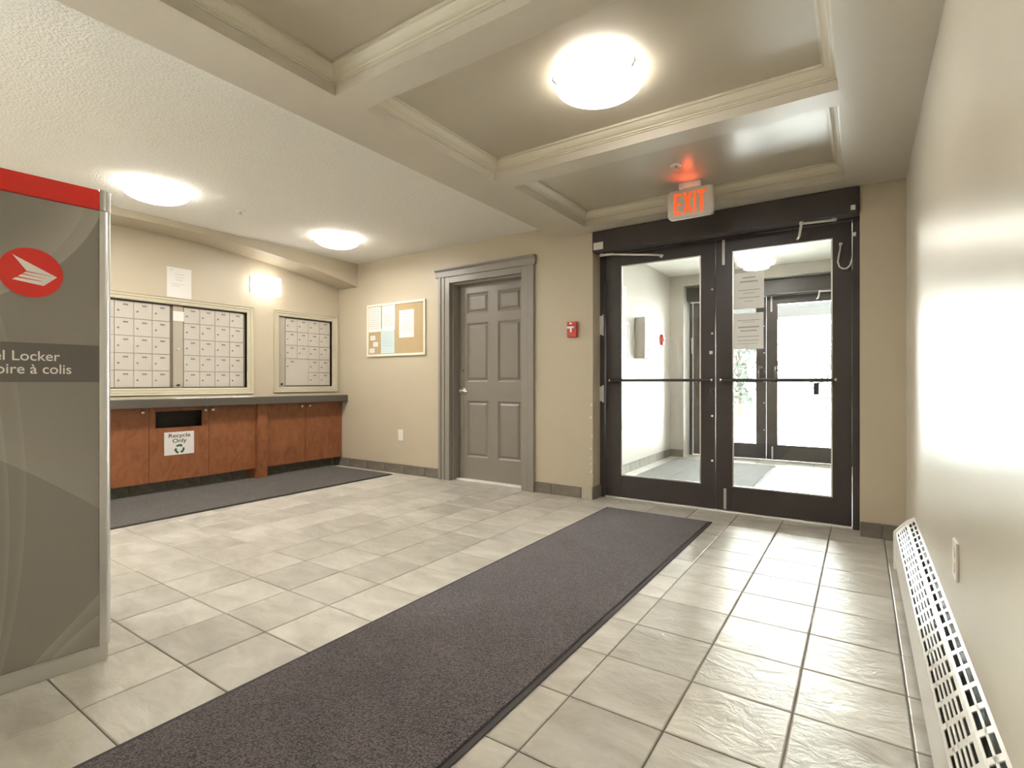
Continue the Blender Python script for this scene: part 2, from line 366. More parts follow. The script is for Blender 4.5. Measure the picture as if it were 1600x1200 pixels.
for ya, yb in ((RW[0]+.05, ym-.025), (ym+.025, RW[1]-.05)): bx(-5.503, -5.497, ya, yb, RW[2]+.05, RW[3]-.05).build('glass_pane', 'glass', w1)
# ------------------------------------------------------------------ ceilings
ceil = tag(bx(-5.75, -2.25, -3.0, WY, CE, 2.56).build('ceiling', 'ceil'), 'textured off-white ceiling with coffered soffit beside it', 'ceiling', kind='structure')
CXL, CXR = -1.925, -0.085
COF = [(-1.96, CXR, 0.45, 1.497), (-1.94, CXR, 1.650, 2.695), (-1.90, CXR, 2.848, 3.900), (-1.95, CXR, -0.75, 0.297), (-1.95, CXR, -1.95, -0.903)]
cf = MB(); sf = MB(); sf.box(-2.25, CXL-.04, -3.0, WY, SO, 2.56).box(CXR, WR, -3.0, WY, SO, 2.56)
yy = [(-3.0, -1.95), (-0.903, -0.75), (0.297, 0.45), (1.497, 1.650), (2.695, 2.848), (3.900, WY)]
for a, b in yy: sf.box(CXL-.04, CXR, a, b, SO, 2.56)
for (a0, a1, b0, b1) in COF:
    cf.box(CXL-.04, CXR, b0, b1, 2.39, 2.56)
    if a0 > CXL-.04+1e-4: sf.box(CXL-.04, a0, b0, b1, SO, 2.39)
sf.build('coffered_soffit', 'soffit', ceil); cf.build('coffer_ceiling', 'coffer', ceil)
prof = [(0.0, 2.333), (0.007, 2.333), (0.007, 2.340), (0.015, 2.342), (0.018, 2.349), (0.022, 2.350), (0.030, 2.354), (0.040, 2.363), (0.046, 2.372), (0.050, 2.377), (0.060, 2.378), (0.060, 2.391), (0.0, 2.391)]
for (a0, a1, b0, b1) in COF:
    rg = [[(a0+p, b0+p, z), (a1-p, b0+p, z), (a1-p, b1-p, z), (a0+p, b1-p, z)] for p, z in prof]
    MB().rings(rg+[rg[0]], True, False).build('crown_moulding', 'mould', ceil)
# ------------------------------------------------------------------ vestibule shell
tag(bx(VX-0.2, VX, 4.36, 7.52, 0, 2.56).build('wall_vestibule_left', 'vest_wall'), 'pale vestibule wall seen through the left glass door', 'wall', kind='structure')
tag(bx(0.25, 0.45, 4.36, 7.52, 0, 2.56).build('wall_vestibule_right', 'vest_wall'), 'pale vestibule wall on the right beyond the glass doors', 'wall', kind='structure')
vb = MB().box(VX, -1.987, 7.1, 7.52, 0, 2.56).box(-0.086, 0.25, 7.1, 7.52, 0, 2.56).box(-1.987, -0.086, 7.1, 7.52, 2.30, 2.56).box(-1.987, -0.086, 7.36, 7.52, 2.13, 2.30)
tag(vb.build('wall_vestibule_back', 'vest_wall'), 'beige vestibule wall around the outer glass doors', 'wall', kind='structure')
tag(bx(VX, 0.25, 4.36, 7.1, 2.44, 2.56).build('ceiling_vestibule', 'vest_ceil'), 'white vestibule ceiling seen through the glass doors', 'ceiling', kind='structure')
# ------------------------------------------------------------------ baseboard tiles
def base_run(name, label, pieces, m='basetile'):
    root = thing(name, pieces[0][0], label, 'baseboard', kind='structure')
    for (p, q) in pieces:
        x0, x1 = sorted((p[0], q[0])); y0, y1 = sorted((p[1], q[1]))
        MB().box(x0, x1, y0, y1, 0, q[2]).build('base_tile', m, root, bevel=0.002)
    return root
g = 0.004; T = 0.011
jx = [-5.36, -5.063, -4.759, -4.459, -4.155, -3.851, -3.655]
bb = base_run('baseboard_back', 'grey tile baseboard along the bulletin board wall', [((jx[i]+g/2, WY-T, 0), (jx[i+1]-g/2, WY, 0.100)) for i in range(len(jx)-1)])
jx = [-2.488, -2.317, -2.016]
for i in range(2): bx(jx[i]+g/2, jx[i+1]-g/2, WY-T, WY, 0, 0.095).build('base_tile', 'basetile', bb, bevel=.002)
MB().prism([(-2.014, 0), (-1.909, 0), (-1.909, 0.112), (-2.004, 0.112)], 'y', WY-0.014, WY).build('corner_block', 'basepaint', bb, bevel=.003)
bx(-1.912, -1.898, WY-0.014, 4.25, 0, 0.108).build('corner_block', 'basetile', bb, bevel=.003)
for a, b in ((-0.008, 0.107), (0.111, 0.213)): bx(a, b, WY-T, WY, 0, 0.095).build('base_tile', 'basetile', bb, bevel=.002)
jy = [1.03+0.304*k for k in range(11)]
base_run('baseboard_left', 'dark tile toe kick under the wooden cabinets', [((-5.40, jy[i]+g/2, 0), (-5.385, min(jy[i+1], WY-T)-g/2, 0.125)) for i in range(len(jy)-1)])
jy = [1.0+0.304*k for k in range(10)]
base_run('baseboard_right', 'grey tile baseboard behind the heater', [((WR-T, 3.47+.002, 0), (WR, 3.77, 0.095)), ((WR-T, 3.774, 0), (WR, 4.078, 0.095))])
base_run('baseboard_vestibule', 'tile baseboard along the vestibule walls', [((VX, 4.38+.304*k, 0), (VX+T, 4.38+.304*k+.30, 0.10)) for k in range(9)] + [((VX, 7.1-T, 0), (-1.992, 7.1, 0.10))])
# ------------------------------------------------------------------ grey panelled door
d1 = thing('door_1', ((D1L+D1R)/2, WY, 0), 'grey six panel door with wide casing beside the bulletin board', 'door', kind='structure')
cs = MB().box(-3.648, -3.612, WY-0.030, WY, 0, 2.09).box(-3.612, -3.570, WY-0.022, WY, 0, 2.09).box(-3.570, -3.508, WY-0.016, WY, 0, 2.09)
cs.build('casing_side', 'trimgrey', d1, bevel=.003)
cs = MB().box(-2.522, -2.490, WY-0.030, WY, 0, 2.09).box(-2.560, -2.522, WY-0.022, WY, 0, 2.09).box(-2.632, -2.560, WY-0.016, WY, 0, 2.09)
cs.build('casing_side', 'trimgrey', d1, bevel=.003)
MB().box(-3.508, -2.632, WY-0.016, WY, 2.022, 2.09).build('casing_head', 'trimgrey', d1, bevel=.003)
MB().prism([(WY, 2.085), (WY-0.034, 2.085), (WY-0.034, 2.095), (WY-0.028, 2.097), (WY-0.028, 2.140), (WY-0.036, 2.150), (WY-0.050, 2.158), (WY-0.050, 2.172), (WY, 2.172)], 'x', -3.688, -2.474).build('cornice', 'trimgrey', d1)
jm = MB().box(D1L, -3.508, WY, 4.255, 0, D1T).box(-2.632, D1R, WY, 4.255, 0, D1T).box(-3.508, -2.632, WY, 4.255, 2.022, D1T)
jm.box(-3.508, -3.490, WY+0.03, 4.207, 0, 2.022).box(-3.490, -2.650, WY+0.03, 4.207, 2.006, 2.022).box(-2.650, -2.632, WY+0.03, 4.207, 0, 2.006)
jm.build('jamb', 'trimgrey', d1)
leaf = MB(); lx0, lx1, lz0, lz1, ly = -3.504, -2.636, 0.012, 2.018, 4.21
px = [(-3.385, -3.110), (-2.995, -2.720)]; pz = [(0.235, 0.815), (1.010, 1.612), (1.708, 1.920)]
xs = [lx0, px[0][0], px[0][1], px[1][0], px[1][1], lx1]; zs = [lz0] + [v for q in pz for v in q] + [lz1]
for i in range(5):
    for j in range(7):
        if i in (1, 3) and j in (1, 3, 5): continue
        leaf.box(xs[i], xs[i+1], ly, ly+0.04, zs[j], zs[j+1])
lf = leaf.build('door_leaf', 'door', d1)
for (a, b) in px:
    for (z0, z1) in pz:
        p = MB(); prof2 = [(0, 0.0), (0.007, 0.004), (0.018, 0.014), (0.022, 0.014), (0.040, 0.004), (0.046, 0.003)]
        rg = [[(a+i, ly+dy, z0+i), (b-i, ly+dy, z0+i), (b-i, ly+dy, z1-i), (a+i, ly+dy, z1-i)] for i, dy in prof2]
        p.rings(rg, True, False); p.quad(*rg[-1]); p.build('raised_panel', 'door', lf)
kn = MB().lathe((-3.428, ly, 0.915), [(0.033, 0), (0.033, -0.008), (0.014, -0.012), (0.012, -0.045), (0.018, -0.048), (0.018, -0.056), (0.0, -0.057)], 20, 'y')
kn.tube([(-3.428, ly-0.05, 0.915), (-3.395, ly-0.053, 0.918), (-3.345, ly-0.050, 0.908)], [0.010, 0.010, 0.007], 8)
tag(kn.build('lever_handle', 'chrome', lf, smooth=True), 'brushed silver lever handle')
MB().lathe((-3.432, ly, 1.126), [(0.008, 0.001), (0.008, -0.004), (0.0, -0.004)], 12, 'y').build('peephole', 'black', lf)
bx(-3.508, -2.632, 4.16, 4.25, 0, 0.014).build('under_door_strip', 'white', d1)  # white strip on the floor under the leaf
bx(-3.53, -2.612, 4.30, 4.36, 0, 2.045).build('back_stop', 'dark', d1)
# ------------------------------------------------------------------ double glass doors
def rail_leaf(x0, x1, gx0, gx1, z0, z1, gz0, gz1, y0, y1):
    m = MB(); m.box(x0, gx0, y0, y1, z0, z1).box(gx1, x1, y0, y1, z0, z1).box(gx0, gx1, y0, y1, z0, gz0).box(gx0, gx1, y0, y1, gz1, z1)
    return m
def door_set(name, dx, dy, label, inner):
    Yd = 4.27+dy
    D = thing(name, (-0.96+dx, Yd, 0), label, 'door', kind='structure')
    f = MB().box(-1.911+dx, -1.872+dx, Yd-0.035, Yd+0.075, 0, 2.13).box(-0.052+dx, -0.011+dx, Yd-0.035, Yd+0.075, 0, 2.13)
    f.box(-1.872+dx, -0.052+dx, Yd-0.030, Yd+0.075, 2.112, 2.13).build('door_frame', 'brown', D, bevel=.003)
    hb = MB().prism([(Yd-0.205, 2.108), (Yd-0.205, 2.279), (Yd-0.07, 2.279), (Yd-0.07, 2.130), (Yd-0.10, 2.108)], 'x', -1.905+dx, -0.014+dx)
    H = hb.build('header', 'brown', D, bevel=.003)
    LL = rail_leaf(-1.868+dx, -0.951+dx, -1.731+dx, -1.061+dx, 0.013, 2.110, 0.197, 2.012, Yd, Yd+0.045).build('door_leaf', 'brown', D, bevel=.002)
    RL = rail_leaf(-0.947+dx, -0.056+dx, -0.827+dx, -0.169+dx, 0.013, 2.110, 0.197, 2.012, Yd, Yd+0.045).build('door_leaf', 'brown', D, bevel=.002)
    for Lf, a, b in ((LL, -1.731, -1.061), (RL, -0.827, -0.169)):
        MB().box(a+dx, b+dx, Yd+0.020, Yd+0.026, 0.197, 2.012).build('glass_pane', 'glass', Lf)
        gb = MB().frame(a+dx, b+dx, 0.197, 2.012, 0.010, Yd+0.006, Yd+0.018, 'y'); gb.build('glazing_bead', 'alu' if inner else 'brown', Lf)
    for Lf, a, b in ((LL, -1.815, -0.968), (RL, -0.900, -0.150)):
        t = MB().tube([(a+dx, Yd-0.045, 1.02), (b+dx, Yd-0.045, 1.02)], 0.0115, 10)
        for e in (a+0.01, b-0.01): t.tube([(e+dx, Yd-0.046, 1.02), (e+dx, Yd+0.001, 1.02)], 0.010, 8)
        t.build('push_bar', 'brown', Lf, smooth=True)
        for e in (a, b): MB().lathe((e+dx, Yd-0.045, 1.02), [(0.0125, -0.006), (0.0125, 0.006)], 10, 'x').build('bar_cap', 'chrome', Lf)
    for z in (1.733, 1.386, 0.739, 0.388): MB().lathe((-0.974+dx, Yd, z), [(0.0085, 0.001), (0.0085, -0.003), (0.004, -0.005)], 12, 'y').build('bolt_cap', 'chrome', LL)
    bx(-0.898+dx, -0.878+dx, Yd-0.012, Yd, 1.911, 2.105).build('flush_bolt', 'steelpaint', RL, bevel=.003)
    bx(-0.888+dx, -0.868+dx, Yd-0.010, Yd, 0.022, 0.183).build('flush_bolt', 'alu', RL, bevel=.003)
    bx(-1.872+dx, -0.052+dx, Yd-0.012, Yd+0.06, 0, 0.010).build('under_door_strip', 'white' if inner else 'alu', D)  # inner: white strip paints the light under the doors; outer: metal sill
    # closer arms
    a = MB().tube([(-1.872+dx, Yd-0.12, 2.092), (-1.80+dx, Yd-0.14, 2.092), (-1.43+dx, Yd-0.13, 2.040), (-1.36+dx, Yd-0.012, 2.050)], 0.0085, 8)
    a.box(-1.83+dx, -1.745+dx, Yd-0.150, Yd-0.115, 2.084, 2.094).lathe((-1.855+dx, Yd-0.12, 2.086), [(0.018, 0), (0.018, 0.025)], 12)
    a.lathe((-1.375+dx, Yd-0.02, 2.045), [(0.013, -0.012), (0.013, 0.02)], 10, 'y')
    a.build('closer_arm', 'steelpaint', D, smooth=True)
    a = MB().tube([(-0.155+dx, Yd-0.14, 2.098), (-0.345+dx, Yd-0.175, 2.096)], 0.0085, 8).tube([(-0.345+dx, Yd-0.175, 2.100), (-0.365+dx, Yd-0.10, 2.03), (-0.385+dx, Yd-0.005, 2.035)], 0.0085, 8)
    a.lathe((-0.345+dx, Yd-0.175, 2.09), [(0.013, 0), (0.013, 0.02)], 12).lathe((-0.155+dx, Yd-0.14, 2.092), [(0.017, 0), (0.017, 0.02)], 12)
    a.build('closer_arm', 'steelpaint', D, smooth=True)
    if inner:
        pts = []
        P = [(-0.121, 1.955), (-0.124, 1.92), (-0.131, 1.875), (-0.137, 1.835), (-0.128, 1.80), (-0.108, 1.783), (-0.085, 1.783), (-0.065, 1.803), (-0.052, 1.85), (-0.047, 1.91), (-0.044, 2.0)]
        for i, (x, z) in enumerate(P): pts.append((x, Yd-0.018-0.012*math.sin(math.pi*i/10), z))
        c = MB().tube(pts, 0.0055, 8); c.box(-0.131, -0.111, Yd-0.024, Yd, 1.948, 1.966).box(-0.056, -0.032, Yd-0.045, Yd-0.03, 1.995, 2.02)
        tag(c.build('cable_loop', 'steelpaint', D, smooth=True), 'grey armoured cable hanging in a loop')
        bx(-1.893, -1.806, Yd-0.207, Yd-0.2045, 2.125, 2.186).build('sticker', 'paper', H)
        bx(-0.060, -0.034, Yd-0.207, Yd-0.2045, 2.128, 2.160).build('sticker', 'paper', H)
        bx(-0.995, -0.971, Yd-0.002, Yd, 1.225, 1.249).build('sticker', 'paper', LL)
        for z0, z1 in ((1.42, 1.585), (0.838, 0.968)):
            h = MB().box(-1.913, -1.888, Yd-0.038, Yd-0.030, z0, z1).tube([(-1.882, Yd-0.036, z0-0.01), (-1.882, Yd-0.036, z1+0.01)], 0.007, 8)
            h.build('hinge', 'steelpaint', D, smooth=True)
        k = MB().lathe((-0.972, Yd, 0.935), [(0.020, 0.001), (0.020, -0.010), (0.012, -0.014)], 14, 'y').box(-0.975, -0.969, Yd-0.035, Yd-0.01, 0.915, 0.955)
        k.build('thumb_turn', 'brown', LL, smooth=True)
    else:
        for Lf, x in ((LL, -1.02), (RL, -0.845)):
            MB().tube([(x+dx, Yd-0.001, 1.02+.02), (x+dx, Yd-0.04, 1.04), (x+dx, Yd-0.045, 1.06), (x+dx, Yd-0.045, 1.18), (x+dx, Yd-0.04, 1.20), (x+dx, Yd-0.001, 1.20)], 0.010, 8).build('pull_handle', 'brown', Lf, smooth=True)
        bx(-1.882+dx, -1.874+dx, Yd-0.05, Yd-0.035, 1.40, 1.62).build('hinge', 'steelpaint', D)
    return D
door_set('door_2', 0, 0, 'dark bronze double glass doors under the exit sign', True)
door_set('door_3', -0.075, 3.15, 'dark outer glass doors at the far side of the vestibule', False)
# papers taped to the right glass door
def sheet(name, label, cat, plane, off, a0, a1, z0, z1, m='paper', lines=(), group=None, head=(), thick=0.0015, side=-1, ink='ink', head_ink='ink2'):
    # plane 'y': sheet on y=off facing -y ; plane 'x': sheet on x=off facing +x
    r = thing(name, ((a0+a1)/2, off, z0) if plane == 'y' else (off, (a0+a1)/2, z0), label, cat, group)
    def slab(p0, p1, q0, q1, d0, d1):
        return bx(p0, p1, off-d1, off-d0, q0, q1) if plane == 'y' else bx(off+d0, off+d1, p0, p1, q0, q1)
    slab(a0, a1, z0, z1, 0.0003, thick).build('sheet', m, r)
    w = a1-a0; h = z1-z0
    for lst, ik in ((lines, ink), (head, head_ink)):
        if lst:
            mb = MB()
            for (u0, u1, v, t) in lst:
                q = slab(a0+u0*w, a0+u1*w, z1-(v+t/2)*h, z1-(v-t/2)*h, thick, thick+0.0004); n0 = len(mb.v)
                mb.v += q.v; mb.f += [tuple(i+n0 for i in f) for f in q.f]
            mb.build('print', ik, r)
    return r
L1 = [(0.14, 0.86, 0.48, 0.02), (0.3, 0.7, 0.57, 0.018), (0.14, 0.86, 0.69, 0.022), (0.36, 0.64, 0.79, 0.016)]
sheet('notice_sheet', 'upper notice with bold heading taped to the right glass door', 'paper', 'y', 4.2895, -0.818, -0.607, 1.562, 1.838, m='thinpaper', lines=L1, head=[(0.28, 0.72, 0.14, 0.035), (0.20, 0.80, 0.25, 0.04)], group='notices on the glass door', head_ink='ink')
L2 = [(0.12, 0.86, 0.20, 0.018), (0.3, 0.7, 0.25, 0.014), (0.15, 0.86, 0.39, 0.04), (0.22, 0.78, 0.49, 0.035), (0.12, 0.86, 0.65, 0.02), (0.12, 0.86, 0.76, 0.018), (0.12, 0.8, 0.85, 0.014)]
sheet('notice_sheet', 'lower grey printed notice taped to the right glass door', 'paper', 'y', 4.2895, -0.818, -0.610, 1.256, 1.530, m='thinpaper', lines=L2, group='notices on the glass door')
dt = bx(-0.279, -0.247, 4.205, 4.217, 0.915, 1.000); dt.tube([(-0.263, 4.211, 1.0), (-0.263, 4.211, 1.012)], 0.003, 6)
tag(dt.build('door_tag', 'black', bevel=.002), 'small black tag hanging from the right push bar', 'tag')
# ------------------------------------------------------------------ ceiling lamps
def ceiling_lamp(c, label, power=1.0):
    x, y, z = c; r = thing('ceiling_light', (x, y, z-0.1), label, 'ceiling light', 'round opal ceiling lights')
    MB().lathe((x, y, z), [(0.150, 0), (0.150, -0.018), (0.16, -0.022)], 40).build('canopy', 'white', r, smooth=True)
    pr = [(0.198, -0.030)] + [(0.2*math.cos(t), -0.036-0.062*math.sin(t)) for t in [math.radians(a) for a in range(0, 90, 9)]] + [(0.004, -0.098)]
    MB().lathe((x, y, z), [(0.0, -0.026), (0.15, -0.026)] + pr, 48, cap=False).build('glass_bowl', 'lamp', r, smooth=True)
    for k in range(3):
        a = math.radians(100+120*k); ca, sa = math.cos(a), math.sin(a)
        MB().tube([(x+ca*.155, y+sa*.155, z-.012), (x+ca*.206, y+sa*.206, z-.018), (x+ca*.209, y+sa*.209, z-.040), (x+ca*.190, y+sa*.190, z-.058)], 0.005, 6).build('clip', 'chrome', r, smooth=True)
    a = bpy.data.lights.new('bulb', 'AREA'); a.shape = 'DISK'; a.size = 0.26; a.energy = LAMPW*power; a.color = (1.0, 0.955, 0.89)
    o = bpy.data.objects.new('bulb', a); COL.objects.link(o); o.parent = r; o.location = (0, 0, -0.001)
    return r
ceiling_lamp((-0.985, 2.170, 2.39), 'large round opal light in the coffer before the exit sign')
ceiling_lamp((-4.215, 1.690, CE), 'round opal ceiling light nearest the parcel locker')
ceiling_lamp((-4.205, 3.240, CE), 'round opal ceiling light nearest the bulletin board corner')
ceiling_lamp((-0.975, 6.170, 2.44), 'round opal light on the vestibule ceiling beyond the doors')
ceiling_lamp((-4.215, 0.14, CE), 'added round opal ceiling light, unseen behind the parcel locker')  # out-of-view lamp added to brighten the lobby
ceiling_lamp((-4.215, -1.40, CE), 'added round opal ceiling light, unseen at the rear of the lobby')  # second out-of-view lamp added as fill light
# ------------------------------------------------------------------ sprinklers
for (x, y, z, l) in ((-4.21, 2.30, CE, 'small ceiling sprinkler between the two round lights'), (-0.986, 3.348, 2.39, 'ceiling sprinkler with white ring above the exit sign')):
    r = thing('sprinkler', (x, y, z-0.03), l, 'sprinkler', 'ceiling sprinklers')
    MB().lathe((x, y, z), [(0.036, 0), (0.034, -0.006), (0.022, -0.009), (0.018, -0.004)], 24).build('ring', 'white', r, smooth=True)
    MB().lathe((x, y, z), [(0.008, 0), (0.008, -0.018), (0.014, -0.022), (0.014, -0.026)], 14).build('head', 'alu', r, smooth=True)
# ------------------------------------------------------------------ exit sign
ex = thing('exit_sign', (-0.985, 3.70, 2.147), 'white exit sign with lit orange-red letters above the glass doors', 'exit sign')
ez0, ez1, ex0, ex1, ey = 2.147, 2.348, -1.143, -0.830, 3.70
def chamf(x0, x1, z0, z1, c): return [(x0+c, z0), (x1-c, z0), (x1, z0+c), (x1, z1-c), (x1-c, z1), (x0+c, z1), (x0, z1-c), (x0, z0+c)]
eb = MB().prism(chamf(ex0, ex1, ez0, ez1, 0.018), 'y', ey-0.020, ey+0.022); eb.build('housing', 'exitbody', ex, bevel=.006)
bx(-1.062, -0.914, ey-0.03, ey+0.03, 2.348, 2.390).build('ceiling_canopy', 'white', ex, bevel=.004)
def letter(polys):
    m = MB()
    for p in polys: m.prism(p, 'y', ey-0.0235, ey-0.019)
    return m
lw, lh, lz = 0.050, 0.145, 2.176; st = 0.016
def R4(x0, x1, z0, z1): return [(x0, z0), (x1, z0), (x1, z1), (x0, z1)]
x = -1.095
letter([R4(x, x+st, lz, lz+lh), R4(x, x+lw, lz, lz+st), R4(x, x+lw, lz+lh-st, lz+lh), R4(x, x+lw*.9, lz+lh/2-st/2, lz+lh/2+st/2)]).build('letter_e', 'exit', ex)
x = -1.034; w = 0.062
letter([[(x, lz), (x+.018, lz), (x+w, lz+lh), (x+w-.018, lz+lh)], [(x+w-.018, lz), (x+w, lz), (x+.018, lz+lh), (x, lz+lh)]]).build('letter_x', 'exit', ex)
x = -0.962; letter([R4(x, x+st, lz, lz+lh)]).build('letter_i', 'exit', ex)
x = -0.936; letter([R4(x, x+.054, lz+lh-st, lz+lh), R4(x+.019, x+.035, lz, lz+lh)]).build('letter_t', 'exit', ex)
rl = bpy.data.lights.new('exit_glow', 'SPOT'); rl.energy = 0.5; rl.color = (1.0, 0.10, 0.03); rl.spot_size = math.radians(110); rl.spot_blend = 0.9; rl.shadow_soft_size = 0.03
ro = bpy.data.objects.new('exit_glow', rl); COL.objects.link(ro); ro.location = (-0.985, 3.64, 2.33); ro.rotation_euler = (math.radians(180+25), 0, 0)
ro.parent = ex; ro.location = Vector((-0.985, 3.615, 2.27))-WL[ex.name]
# ------------------------------------------------------------------ wall sconce
sc = thing('wall_sconce', (WX, 3.11, 1.93), 'glowing white wall sconce above the gap between the mailboxes', 'wall light')
bx(WX, WX+0.012, 2.975, 3.285, 1.935, 2.110).build('back_plate', 'alu', sc, bevel=.003)
n = 14; poly = [(WX+0.012+0.10*math.sin(math.pi*k/n), 3.13-0.145*math.cos(math.pi*k/n)) for k in range(n+1)]
poly = [(WX+0.013, 2.99)] + [(WX+0.02+0.085*min(1, 2.2*math.sin(math.pi*k/n)), 3.13-0.145*math.cos(math.pi*k/n)) for k in range(1, n)] + [(WX+0.013, 3.27)]
sh = MB().prism(poly, 'z', 1.925, 2.115); sh.build('shade', 'lamp2', sc, smooth=True)
# ------------------------------------------------------------------ mailboxes
def cell_mesh(w, h):
    me = bpy.data.meshes.new('mailbox_door'); b = .002; v = []
    for ins, x in ((0, 0), (0, .007), (b, .009)):
        v += [(x, -w/2+ins, -h/2+ins), (x, w/2-ins, -h/2+ins), (x, w/2-ins, h/2-ins), (x, -w/2+ins, h/2-ins)]
    f = [(8, 9, 10, 11)]+[(k+i, k+(i+1) % 4, k+4+(i+1) % 4, k+4+i) for k in (0, 4) for i in range(4)]
    me.from_pydata(v, [], f); me.materials.append(M['mailbox']); return me
CM = {}
pl = MB().box(0, .0012, -0.019, 0.019, -0.006, 0.006); plm = bpy.data.meshes.new('number_plate'); plm.from_pydata(pl.v, [], pl.f); plm.materials.append(M['plate'])
lk = MB().lathe((0, 0, 0), [(0.0085, 0), (0.0085, 0.004), (0.004, 0.006), (0.0005, 0.006)], 10, 'x'); lkm = bpy.data.meshes.new('key_lock'); lkm.from_pydata(lk.v, [], lk.f); lkm.materials.append(M['lock'])
def mail_cell(root, y0, y1, z0, z1, x, small=True):
    g2 = 0.0016; key = (round(y1-y0-2*g2, 4), round(z1-z0-2*g2, 4))
    if key not in CM: CM[key] = cell_mesh(*key)
    d = link('mailbox_door', CM[key], (x, (y0+y1)/2, (z0+z1)/2), root)
    cy = y0+0.55*0.1445; 
    link('number_plate', plm, (x+.009, min(cy, (y0+y1)/2+.02)+.003, z1-0.032), d); link('key_lock', lkm, (x+.009, y0+0.028, z1-0.085), d)
def bank(box, label, posts, cols, rows, skip=None):
    y0, y1, z0, z1 = box; r = thing('mailbox_bank', (WX, (y0+y1)/2, z0), label, 'mailboxes', 'wall mailbox banks')
    xb = WX-0.035
    bx(xb-.02, xb-0.002, y0, y1, z0, z1).build('back_panel', 'mailgap', r)
    cz = MB(); ow = 0.062
    for (p, q, ra, rb) in ((0, 1, 0, 0),):
        prof3 = [(0.0, -0.034), (0.0, 0.006), (0.008, 0.010), (0.030, 0.010), (0.034, 0.016), (0.052, 0.016), (0.058, 0.022), (ow, 0.022), (ow, 0.0)]
        rg = [[(WX+d, y0-o, z0-o), (WX+d, y1+o, z0-o), (WX+d, y1+o, z1+o), (WX+d, y0-o, z1+o)] for o, d in prof3]
        cz.rings(rg, True, False)
    cz.build('casing', 'casing', r)
    bx(WX-.034, WX-.024, y0, y1, z0, z0+.005).build('bottom_shadow_gap', 'black', r)
    for (a, b, note) in posts:
        p = bx(xb, xb+0.016, a, b, z0+.004, z1-.004).build('lock_post', 'mailpost', r, bevel=.002)
        my = (a+b)/2
        MB().lathe((xb+.016, my, 1.31), [(0.011, 0), (0.011, .004), (0.004, .006)], 12, 'x').build('post_lock', 'chrome', p)
        bx(xb+.016, xb+.018, my-.014, my+.014, z0+.018, z0+.036).build('maker_plate', 'black', p)
        if note: bx(xb+.016, xb+.0175, a-.002, b+.006, 1.575, 1.665).build('taped_note', 'paper', p)
    for (a, b) in cols:
        for k in range(5):
            if skip and (a, k) in skip: continue
            mail_cell(r, a, b, rows[k], rows[k+1], xb)
    return r
rows = [0.956+0.1512*k for k in range(6)]
c1 = [(1.804+0.1437*k, 1.804+0.1437*(k+1)) for k in range(-3, 3)]; c2 = [(2.352+0.1436*k, 2.352+0.1436*(k+1)) for k in range(4)]
bank(MB1, 'long bank of cream mailboxes above the recycling slot', [(1.290, 1.368, False), (2.260, 2.345, True)], c1+c2, rows)
rows2 = [0.966+0.1512*k for k in range(6)]; c3 = [(3.396+0.1455*k, 3.396+0.1455*(k+1)) for k in range(4)]
b2 = bank(MB2, 'smaller bank of cream mailboxes in the corner by the bulletin board', [(3.308, 3.388, False)], c3, rows2, skip={(c3[0][0], 0), (c3[0][0], 1), (c3[1][0], 0), (c3[1][0], 1)})
mail_cell(b2, c3[0][0], c3[1][1], rows2[0], rows2[2], WX-.035)
sheet('wall_notice', 'white printed notice taped above the mailboxes', 'paper', 'x', WX, 2.198, 2.408, 1.790, 2.066, lines=[(0.3, 0.72, 0.22, .014), (0.32, 0.68, 0.32, .012), (0.35, 0.62, 0.41, .016), (0.2, 0.72, 0.55, .012), (0.2, 0.5, 0.62, .012)], head=[(0.1, 0.24, 0.08, .016)], head_ink='ink')
# ------------------------------------------------------------------ counter + cabinets
CF = -5.216
ct = bx(-5.40, -5.109, 1.03, WY-0.001, 0.780, 0.854)
tag(ct.build('countertop', 'counter', bevel=.003), 'long dark grey countertop below the mailboxes', 'countertop')
sp = bx(WX-.001, WX+0.012, 1.03, WY, 0.854, 0.878).build('trim_1', 'casing'); tag(sp, 'narrow beige ledge trim along the back of the countertop', 'trim', kind='structure')
def cab(y0, y1, label, fronts):
    r = thing('base_cabinet', (CF, (y0+y1)/2, 0.112), label, 'cabinet', 'wooden cabinets under the counter')
    b = MB().box(-5.40, CF-.02, y0, y0+.016, .112, .78).box(-5.40, CF-.02, y1-.016, y1, .112, .78).box(-5.40, CF-.02, y0+.016, y1-.016, .112, .13).box(-5.40, -5.385, y0+.016, y1-.016, .13, .78)
    b.build('carcass', 'dark', r)
    for (a, c, knob, slot) in fronts:
        if slot:
            m = MB(); s0, s1, t0, t1 = 2.083, 2.478, 0.591, 0.741
            m.box(CF-.019, CF, a+.0015, s0, .112, .776).box(CF-.019, CF, s1, c-.0015, .112, .776).box(CF-.019, CF, s0, s1, .112, t0).box(CF-.019, CF, s0, s1, t1, .776)
            d = m.build('recycling_front', 'wood', r)
        else: d = bx(CF-.019, CF, a+.0022, c-.0022, .112, .776).build('cabinet_door', 'wood', r, bevel=.0012)
        if knob: MB().lathe((CF, knob, .740), [(0.007, -.001), (0.006, .008), (0.013, .013), (0.014, .019), (0.009, .024), (0.001, .025)], 14, 'x').build('knob', 'chrome', d, smooth=True)
    return r
cab(1.03, 3.009, 'long wooden cabinet with the recycling slot left of the post', [(1.03, 1.53, 1.08, False), (1.53, 2.033, 1.981, False), (2.033, 2.540, 2.502, True), (2.540, 3.009, 2.573, False)])
cab(3.123, 4.086, 'wooden two door cabinet between the post and the corner', [(3.123, 3.586, 3.537, False), (3.586, 4.086, 3.635, False)])
tag(bx(-5.38, CF+.034, 3.0105, 3.1155, 0.0, 0.779).build('counter_post', 'wood', bevel=.002), 'narrow wooden upright post between the two cabinets', 'post')
